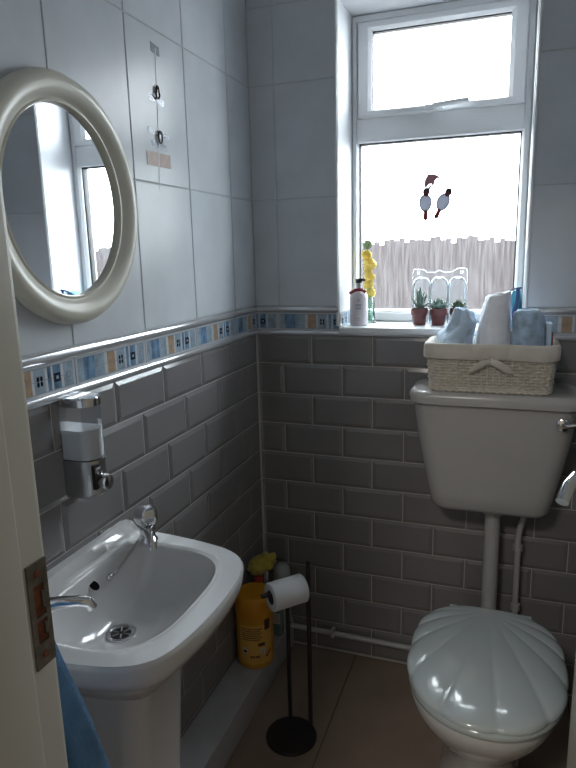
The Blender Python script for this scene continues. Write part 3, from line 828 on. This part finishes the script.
# bottles behind
bt = thing('spray_bottle', 'yellow-green bottle behind the tub with a yellow cloth on top', 'bottle', (.038,-.152,PZ))
mb = MB(); mb.lathe([(.021,0),(.0245,.004),(.025,.02),(.025,.15),(.022,.185),(.015,.205),(.0145,.215)], (.038,-.152,PZ), 'bottle_lime', 32); mb.build('bottle_body', bt)
mb = MB(); mb.lathe([(.016,.2155),(.0165,.224),(.012,.231)], (.038,-.152,PZ), 'print_red', 24); mb.build('bottle_cap', bt)
mb = MB(); N = 48; rings = []
for i in range(19):
    t = PI*(i+.02)/18.04; ring = []
    for k in range(N):
        a = 2*PI*k/N; d = Vector((math.sin(t)*math.cos(a), math.sin(t)*math.sin(a), -math.cos(t)))
        j = 1 + .34*noise.noise(d*1.9+Vector((3,1,7))) + .16*noise.noise(d*4.5) + .06*noise.noise(d*11)
        x, y, z = d.x*.050*j, d.y*.034*j, d.z*.034*j
        ring.append((.046+x, -.142+y, PZ+.272+z+x*.42))
    rings.append(ring)
mb.loft(rings, 'yellow_cloth'); tag(mb.build('cleaning_cloth', angle=75), 'crumpled yellow cleaning cloth bundled on top of a bottle in the corner', 'cloth')
b2 = thing('cleaner_bottle', 'grey-white rounded bottle in the corner behind the toilet roll', 'bottle', (.085,-.052,PZ+.001))
mb = MB(); mb.lathe([(.028,0),(.031,.004),(.032,.03),(.032,.16),(.031,.18)], (.082,-.045,PZ), 'bottle_grey', 32); mb.build('bottle_body', b2)
mb = MB(); mb.lathe([(.0305,.1805),(.0305,.20),(.027,.218),(.017,.229),(.006,.232)], (.082,-.045,PZ), 'bottle_grey', 32); mb.build('bottle_cap', b2)
b3 = thing('small_spray', 'small dark teal bottle with a white label below the toilet roll', 'bottle', (.088,-.112,PZ))
c3 = (.089,-.112,PZ+.0003)
mb = MB(); mb.loft([rrect(c3[0],c3[1],.018*s,.014*s,.007,c3[2]+z) for z, s in ((0,.9),(.004,1),(.10,1),(.115,.85),(.122,.5))], 'bottle_teal'); mb.build('bottle_body', b3)
mb = MB(); mb.tube([(c3[0],c3[1],c3[2]+.1225),(c3[0],c3[1],c3[2]+.15)], .009, 'bottle_blue', 16); mb.build('bottle_cap', b3)
mb = MB(); mb.box((c3[0]-.012, c3[1]-.0148, c3[2]+.045), (c3[0]+.013, c3[1]-.0142, c3[2]+.085), 'print_pale'); 
for i in range(4): mb.box((c3[0]-.009, c3[1]-.0151, c3[2]+.076-i*.008), (c3[0]+.010-.003*(i%2), c3[1]-.0148, c3[2]+.079-i*.008), 'print_grey')
mb.build('label', b3, smooth=False)

# ------------------------------------------------------------------ blue hand towel by the door frame
ht = thing('hand_towel', 'blue terry hand towel hanging beside the door frame in front of the basin', 'towel', (.29,-1.43,.6))
mb = MB(); rings = []
for i in range(30):
    t = i/29; z = 1.085 - .52*t
    xl = .250 - .05*t; xr = .270 + .113*min(1,t*1.7)**.85
    front = []; back = []
    for k in range(26):
        s = k/25; x = xl + (xr-xl)*s
        y = -1.418 + .010*math.sin(s*13+t*1.5)*min(1,t*2+.2) + .006*noise.noise(Vector((x*30,z*8,0)))
        front.append((x, y+.006, z + .004*math.sin(s*9))); back.append((x, y-.006, z + .004*math.sin(s*9)))
    rings.append(front + back[::-1])
mb.loft(rings, 'towel_blue'); mb.build('cloth', ht, angle=70)
mb = MB(); mb.tube([(.262,YD+.016,1.095),(.262,-1.425,1.092),(.262,-1.415,1.100)], .004, 'chrome', 10); mb.lathe([(.012,0),(.012,.004)], (.262,YD+.0165,1.095), 'chrome', 16, 'y')
mb.build('hook', ht)

# ------------------------------------------------------------------ window sill things
SZ = 1.1705
lb = thing('lotion_bottle', 'white lotion pump bottle with a dark red ribbon on the window sill', 'bottle', (.338,.055,SZ))
lc_ = (.338,.050,SZ)
mb = MB(); mb.lathe([(.026,0),(.0285,.002),(.029,.006),(.029,.088),(.0275,.098),(.022,.106),(.013,.110),(.0105,.113),(.0105,.118)], lc_, 'lotion', 40); mb.build('bottle_body', lb)
mb = MB(); mb.lathe([(.0085,.118),(.0085,.135)], lc_, 'bottle_grey', 20); mb.build('neck', lb)
mb = MB(); mb.lathe([(.0095,.1352),(.0105,.137),(.0105,.146),(.009,.148)], lc_, 'black', 20)
mb.tube([(.338,.05,SZ+.144),(.352,.046,SZ+.146),(.362,.043,SZ+.143)], [.005,.0045,.003], 'black', 10); mb.build('pump', lb)
mb = MB(); mb.tube([(lc_[0]+.0135*math.cos(a),lc_[1]+.0135*math.sin(a),SZ+.1135+.002*math.sin(2*a)) for a in [2*PI*k/24 for k in range(24)]], .003, 'ribbon', 8, closed=True)
mb.tube(bez((.338,.036,SZ+.114),(.330,.030,SZ+.116),(.320,.030,SZ+.106),(.312,.032,SZ+.103)), .0045, 'ribbon', 8, flat=.4, up=(0,0,1)); mb.tube(bez((.338,.036,SZ+.114),(.346,.030,SZ+.119),(.356,.030,SZ+.112),(.364,.034,SZ+.105)), .0045, 'ribbon', 8, flat=.4, up=(0,0,1))
mb.ball((.338,.034,SZ+.115),(.005,.004,.004),'ribbon'); mb.build('ribbon', lb)
mb = MB(); fb = math.radians(-78)
patch(mb, lc_, .029, fb-.10, fb+.10, .078, .087, 'print_grey', n=3); patch(mb, lc_, .0294, fb-.04, fb+.04, .081, .085, 'lotion', n=3); mb.build('emblem', lb, smooth=False); mb = MB()
for i in range(5): patch(mb, lc_, .029, fb-.32+i*.13, fb-.23+i*.13, .063, .0695, 'print_grey', n=2)
for i in range(5): patch(mb, lc_, .029, fb-.30+i*.12, fb-.22+i*.12, .053, .0595, 'print_grey', n=2)
for i in range(2): patch(mb, lc_, .029, fb-.25, fb+.25, .024-i*.006, .0255-i*.006, 'print_grey', n=4)
mb.build('print', lb, smooth=False)

fv = thing('flower_bottle', 'slim clear glass bottle holding a stem of yellow pompom blooms behind the lotion', 'vase', (.356,.128,SZ))
fc_ = (.356,.128,SZ)
mb = MB(); mb.lathe([(.022,.0),(.024,.003),(.020,.008),(.018,.03),(.017,.07),(.011,.095),(.009,.12),(.0105,.124),(.0085,.122),(.0078,.12),(.0095,.095),(.0155,.07),(.0165,.03),(.016,.008),(.002,.006)], fc_, 'bottle_glass', 32); mb.build('glass_bottle', fv)
mb = MB(); mb.tube([(.356,.128,SZ+.008),(.354,.128,SZ+.12),(.350,.13,SZ+.2),(.348,.130,SZ+.25)], .002, 'green_bloom', 8); mb.build('stem', fv)
for x, y, z, r in ((.360,.128,.098,.0175),(.353,.128,.125,.018),(.356,.128,.151,.0175),(.350,.13,.170,.014),(.357,.130,.192,.021),(.346,.130,.222,.018)):
    mb = MB(); mb.ball((x,y,SZ+z), (r,r*.8,r*.85), 'yellow_bloom', 20, 12, jit=.35); mb.build('bloom', fv, angle=80)
mb = MB(); mb.ball((.350,.130,SZ+.255), (.015,.014,.014), 'green_bloom', 20, 12, jit=.4); gb = mb.build('bloom', fv, angle=80); gb['label'] = 'greenish bud at the top'

def leaf(mb, base, d, L, w, th, m, curl=0, tipw=.1, n=7, bulge=.45):
    d = Vector(d).normalized(); side = d.cross(Vector((0,0,1))); 
    if side.length < .05: side = Vector((1,0,0))
    side.normalize(); nrm = side.cross(d).normalized(); rings = []
    for i in range(n+1):
        t = i/n; c = Vector(base) + d*L*t + nrm*curl*t*t
        ww = w*(math.sin(PI*min(1,(t*(1-bulge)*1.2+bulge*.6)))**.8)*(1-t**6) + .0003
        ww = max(ww, .0004)
        rings.append([c + side*ww*math.cos(a) + nrm*th*(ww/w)*math.sin(a) for a in [2*PI*k/8 for k in range(8)]])
    mb.loft(rings, m)
def pot(name, label, cx, cy, kind, r=.0265, h=.052):
    root = thing(name, label, 'plant', (cx, cy, SZ), 'small potted succulents on the sill')
    mb = MB(); mb.lathe([(r*.70,0),(r*.73,.001),(r*.88,h*.60),(r*.90,h*.62),(r*1.0,h*.63),(r*1.03,h*.97),(r*1.0,h),(r*.93,h),(r*.90,h*.90),(r*.3,h*.89)], (cx,cy,SZ), 'terracotta', 36); mb.build('pot', root)
    mb = MB(); mb.lathe([(r*.895,h*.86),(r*.88,h*.93),(r*.4,h*.96)], (cx,cy,SZ), 'soil', 24); mb.build('soil', root)
    mb = MB(); top = (cx, cy, SZ+h*.93)
    if kind == 'aloe':
        for k in range(11):
            a = k*2.399; el = .55 + .09*k; L = .038 + .0035*(k)
            leaf(mb, top, (math.cos(a)*math.cos(el), math.sin(a)*math.cos(el)*.6, math.sin(el)), L, .0062, .003, 'aloe', curl=.004, bulge=.9)
    elif kind == 'spoon':
        for k in range(20):
            a = k*2.399; el = .35 + .055*k; L = .046 - .0006*k
            leaf(mb, top, (math.cos(a)*math.cos(el), math.sin(a)*math.cos(el)*.7, math.sin(el)), L, .0105, .0038, 'succulent', curl=.006, bulge=.15)
        leaf(mb, top, (-.9,-.2,.35), .044, .007, .003, 'succulent', bulge=.4); leaf(mb, top, (.75,-.1,.75), .046, .009, .003, 'succulent', bulge=.15)
    else:
        for k in range(24):
            a = k*2.399; el = .25 + .05*k; L = .037 - .0004*k
            leaf(mb, top, (math.cos(a)*math.cos(el), math.sin(a)*math.cos(el)*.8, math.sin(el)), L, .0092, .003, 'succulent_dark', curl=.008, bulge=.15)
    mb.build('foliage', root, angle=70)
pot('potted_aloe', 'pointed-leaf aloe in a small terracotta pot, leftmost of three on the sill', .527, .088, 'aloe')
pot('potted_succulent', 'grey-green spoon-leaved succulent in the middle terracotta pot on the sill', .586, .088, 'spoon')
pot('potted_succulent', 'dark green succulent rosette, rightmost pot, partly behind the pale blue towel', .645, .094, 'rosette', r=.0255)

pk = thing('plastic_packaging', 'clear plastic three-domed packaging standing behind the potted succulents on the sill', 'packaging', (.583,.126,SZ))
mb = MB(); y0 = .1275
mb.box((.498,y0,SZ),(.668,y0+.0006,SZ+.172),'clear'); mb.build('back_sheet', pk, smooth=False)
mb = MB()
for cx in (.527,.583,.639):
    N = 20; rings = []
    for i in range(9):
        if i < 4: z = SZ+.002+.108*i/3; r = .0275
        else: t = (i-3)/5*PI/2; z = SZ+.110+.036*math.sin(t); r = max(.001, .0275*math.cos(t)**.6)
        rings.append([(cx+r*math.cos(PI*k/N), y0+.001+r*1.0*math.sin(PI*k/N), z) for k in range(N+1)])
    nn = N+1; vs = [p for r_ in rings for p in r_]; fs = [(i*nn+k, i*nn+k+1, (i+1)*nn+k+1, (i+1)*nn+k) for i in range(8) for k in range(N)]
    mb.add(vs, fs, 'clear')
mb.build('dome', pk, normals=False, angle=60)
mb = MB()
for cx in (.527,.583,.639):
    pts = [(cx-.0278, y0-.0012, SZ+.002),(cx-.0278, y0-.0012, SZ+.11)] + [(cx+.0278*math.cos(PI-PI*k/10), y0-.0012, SZ+.112+.036*math.sin(PI*k/10)**.7) for k in range(1,10)] + [(cx+.0278, y0-.0012, SZ+.11),(cx+.0278, y0-.0012, SZ+.002)]
    mb.tube(pts, .0018, 'clear_edge', 6)
mb.tube([(.498,y0-.001,SZ+.001),(.498,y0-.001,SZ+.166),(.503,y0-.001,SZ+.173),(.53,y0-.001,SZ+.173),(.545,y0-.001,SZ+.163),(.57,y0-.001,SZ+.163),(.583,y0-.001,SZ+.170),(.597,y0-.001,SZ+.163),(.622,y0-.001,SZ+.164),(.637,y0-.001,SZ+.175),(.664,y0-.001,SZ+.175),(.668,y0-.001,SZ+.166),(.668,y0-.001,SZ+.001)], .0009, 'clear', 6)
for cx in (.516,.650): mb.tube([(cx+.004*math.cos(a), y0-.0015, SZ+.162+.004*math.sin(a)) for a in [2*PI*k/14 for k in range(14)]], .0012, 'clear_edge', 6, closed=True)
mb.build('rim', pk, angle=60)

bg = thing('wash_bag', 'small turquoise and navy bag on the sill at the right of the window', 'bag', (.80,.07,SZ))
mb = MB(); rings = []
for i in range(15):
    t = i/14; z = SZ+.0015+.108*t; hw = .030*(1-.55*t**2); hd = .055*(1-.35*t)
    rings.append([(.800+.012*t + hw*math.cos(a)*(1+.1*noise.noise(Vector((math.cos(a)*2,math.sin(a)*2,t*4)))), .085 + hd*math.sin(a)*(1+.12*noise.noise(Vector((math.cos(a)*2,5+math.sin(a)*2,t*4)))), z) for a in [2*PI*k/32 for k in range(32)]])
mb.loft(rings, 'turquoise'); mb.build('bag_body', bg, angle=70)
mb = MB(); mb.tube(bez((.775,.055,SZ+.085),(.785,.04,SZ+.108),(.81,.03,SZ+.118),(.828,.03,SZ+.118)), .0028, 'navy', 8)
mb.tube(bez((.818,.028,SZ+.116),(.822,.024,SZ+.08),(.812,.024,SZ+.05),(.800,.026,SZ+.02)), .0055, 'navy', 8, flat=.4); mb.build('strap', bg)

# ------------------------------------------------------------------ bird and leaf decorations on the window
def flat(mb, pts, y0, y1, m):
    n = len(pts); mb.add([(p[0],y0,p[1]) for p in pts]+[(p[0],y1,p[1]) for p in pts], [tuple(range(n)), tuple(range(n,2*n))[::-1]] + [(k,(k+1)%n,n+(k+1)%n,n+k) for k in range(n)], m)
GY = FY+.0295
def ell(cx, cz, a, b, rot, n=20, egg=0):
    out = []
    for k in range(n):
        t = 2*PI*k/n; u_ = a*math.cos(t)*(1+egg*math.sin(t)); w_ = b*math.sin(t)
        out.append((cx+u_*math.cos(rot)-w_*math.sin(rot), cz+u_*math.sin(rot)+w_*math.cos(rot)))
    return out
def bird(label, cx, cz, rot, bx):
    b = thing('bird_decoration', label, 'window decoration', (cx, GY, cz), 'bird decorations on the window')
    c, s = math.cos(rot), math.sin(rot)
    def T(u_, w_): return (cx+u_*c-w_*s, cz+u_*s+w_*c)
    def egg(a, b0, u0, w0):
        return [T(u0 + a*math.cos(t)*(1+.12*math.sin(t)), w0 + b0*math.sin(t)) for t in [2*PI*k/28 for k in range(28)]]
    m1 = MB(); eo, ei = egg(.0205,.0285,0,0), egg(.0176,.0252,0,0)
    m1.loft([[(p[0],y,p[1]) for p in q] for q, y in ((eo,GY-.0022),(eo,GY-.0002),(ei,GY-.0002),(ei,GY-.0022))], 'bird_dark', closed=True); flat(m1, ei, GY-.0014, GY-.0006, 'bird_grey'); m1.build('body', b, smooth=False)
    m1 = MB(); flat(m1, egg(.0110,.0135,.003,.034), GY-.0034, GY-.0026, 'bird_dark'); flat(m1, egg(.0060,.0075,.003,.031), GY-.0042, GY-.0034, 'bird_red')
    flat(m1, [T(.003-bx*.004,.044), T(.006+bx*.006,.040), T(.004+bx*.026,.062)], GY-.0018, GY-.0002, 'bird_dark'); m1.build('head', b, smooth=False)
    m1 = MB(); flat(m1, [T(-.005,-.022),T(.006,-.022),T(.0075,-.050),T(0,-.055),T(-.0075,-.050)], GY-.0034, GY-.0026, 'bird_red'); m1.build('tail', b, smooth=False)
bird('left bird decoration on the window, upright body and beak to the right', .524, 1.552, 0.03, 1)
bird('right bird decoration on the window, leaning to the right', .579, 1.552, -.42, -.1)
mb = MB(); lx, lz = .541, 1.626
pts = [(lx+x, lz+z) for x, z in ((-.018,.034),(-.014,.034),(-.008,.015),(.006,.016),(.020,.010),(.031,.001),(.018,.001),(.012,-.006),(.008,-.023),(.001,-.015),(-.008,-.016),(-.018,-.031),(-.022,-.016),(-.021,-.003),(-.013,.012))]
flat(mb, pts, GY-.002, GY-.0002, 'leaf_red'); tag(mb.build('leaf_decoration', smooth=False), 'dull red leaf-shaped decoration on the window above the two birds', 'window decoration')

# ------------------------------------------------------------------ leftovers of tape and cord on the left wall
def wpatch(mb, y0, z0, y1, z1, x0, x1, m, sk=0):
    mb.add([(x0,y0,z0),(x0,y1,z0+sk),(x0,y1,z1+sk),(x0,y0,z1),(x1,y0,z0),(x1,y1,z0+sk),(x1,y1,z1+sk),(x1,y0,z1)], [(0,3,2,1),(4,5,6,7),(0,1,5,4),(1,2,6,5),(2,3,7,6),(3,0,4,7)], m)
mb = MB()
cpts = [(-.552,1.872),(-.556,1.78),(-.560,1.70),(-.566,1.63),(-.570,1.558)]
mb.tube([(.0007,y,z) for y, z in cpts], .0014, 'cord', 8, flat=.35, up=(0,1,0)); tag(mb.build('hanging_cord'), 'thin pale cord running down the white tile right of the mirror', 'cord')
mb = MB(); wpatch(mb, -.572, 1.862, -.535, 1.882, .0003, .0009, 'blue_tape', -.004); tag(mb.build('tape_strip', smooth=False), 'small dark blue-grey tape scrap, topmost on the tile right of the mirror', 'tape', 'tape scraps on the tile')
for lab, z, w_ in (('faint tape smear behind the upper small metal hook on the tile', 1.760, .034), ('faint tape smear just above the lower small metal hook on the tile', 1.688, .046), ('greyish tape behind the lower small metal hook on the tile', 1.661, .034)):
    mb = MB(); wpatch(mb, -.560-w_, z-.007, -.560+w_, z+.006, .0003, .0008, 'tape', -.003); tag(mb.build('tape_strip', smooth=False), lab, 'tape', 'tape scraps on the tile')
mb = MB(); wpatch(mb, -.618, 1.610, -.512, 1.641, .0003, .0010, 'brown_tape', .002); tag(mb.build('tape_strip', smooth=False), 'brown tape patch, lowest and largest on the tile right of the mirror', 'tape', 'tape scraps on the tile')
for z, lab in ((1.776,'small dark metal hook, the upper one on the pale cord'), (1.677,'small dark metal hook, the lower one on the pale cord')):
    mb = MB(); mb.tube([(.0045,-.559+.0085*math.cos(a)*(1 if math.sin(a)<0 or z<1.7 else .6), z+.0135*math.sin(a)) for a in [2*PI*k/20 for k in range(20)]], .0022, 'black', 8, closed=True)
    mb.box((.0012,-.563,z-.003),(.0045,-.555,z+.006),'cord'); tag(mb.build('wall_hook'), lab, 'hook', 'metal hooks on the tile')

# ------------------------------------------------------------------ light
w = bpy.data.worlds.new('World'); SC.world = w; w.use_nodes = True
bgn = w.node_tree.nodes['Background']; bgn.inputs['Color'].default_value = (.90,.955,1,1); bgn.inputs['Strength'].default_value = 7.2
pl = bpy.data.lights.new('window_portal', 'AREA'); pl.shape = 'RECTANGLE'; pl.size = WX1-WX0; pl.size_y = WZ1-WZ0
po = bpy.data.objects.new('window_portal', pl); COL.objects.link(po); po.location = ((WX0+WX1)/2, .30, (WZ0+WZ1)/2); po.rotation_euler = (-PI/2, 0, 0)
try: pl.cycles.is_portal = True
except Exception: pass
hl = bpy.data.lights.new('hall_lamp', 'AREA'); hl.shape = 'DISK'; hl.size = .35; hl.energy = 8.5; hl.color = (1,.94,.86)
ho = bpy.data.objects.new('hall_lamp', hl); COL.objects.link(ho); ho.location = (.35, -2.75, 2.38)

# ------------------------------------------------------------------ camera
cam = bpy.data.cameras.new('Camera'); co = bpy.data.objects.new('Camera', cam); COL.objects.link(co); SC.camera = co
a, b, c = .3454, -.2060, .0247
Rz = Matrix.Rotation(a, 3, 'Z'); Rx = Matrix.Rotation(b, 3, 'X'); Ry = Matrix.Rotation(c, 3, 'Y')
R = Rz @ Rx @ Ry      # columns: right, forward, up in world
right, fwd, up = R.col[0], R.col[1], R.col[2]
Mx = Matrix((right, up, -fwd)).transposed().to_4x4(); Mx.translation = Vector((.7975,-1.9193,1.4005))
co.matrix_world = Mx
cam.sensor_fit = 'HORIZONTAL'; cam.sensor_width = 36; cam.lens = 620/576*36; cam.clip_start = .02
vs_ = SC.view_settings; SC.display_settings.display_device = 'sRGB'; vs_.view_transform = 'Standard'; vs_.look = 'None'; vs_.exposure = 1.3; vs_.gamma = 1
vs_.use_curve_mapping = False
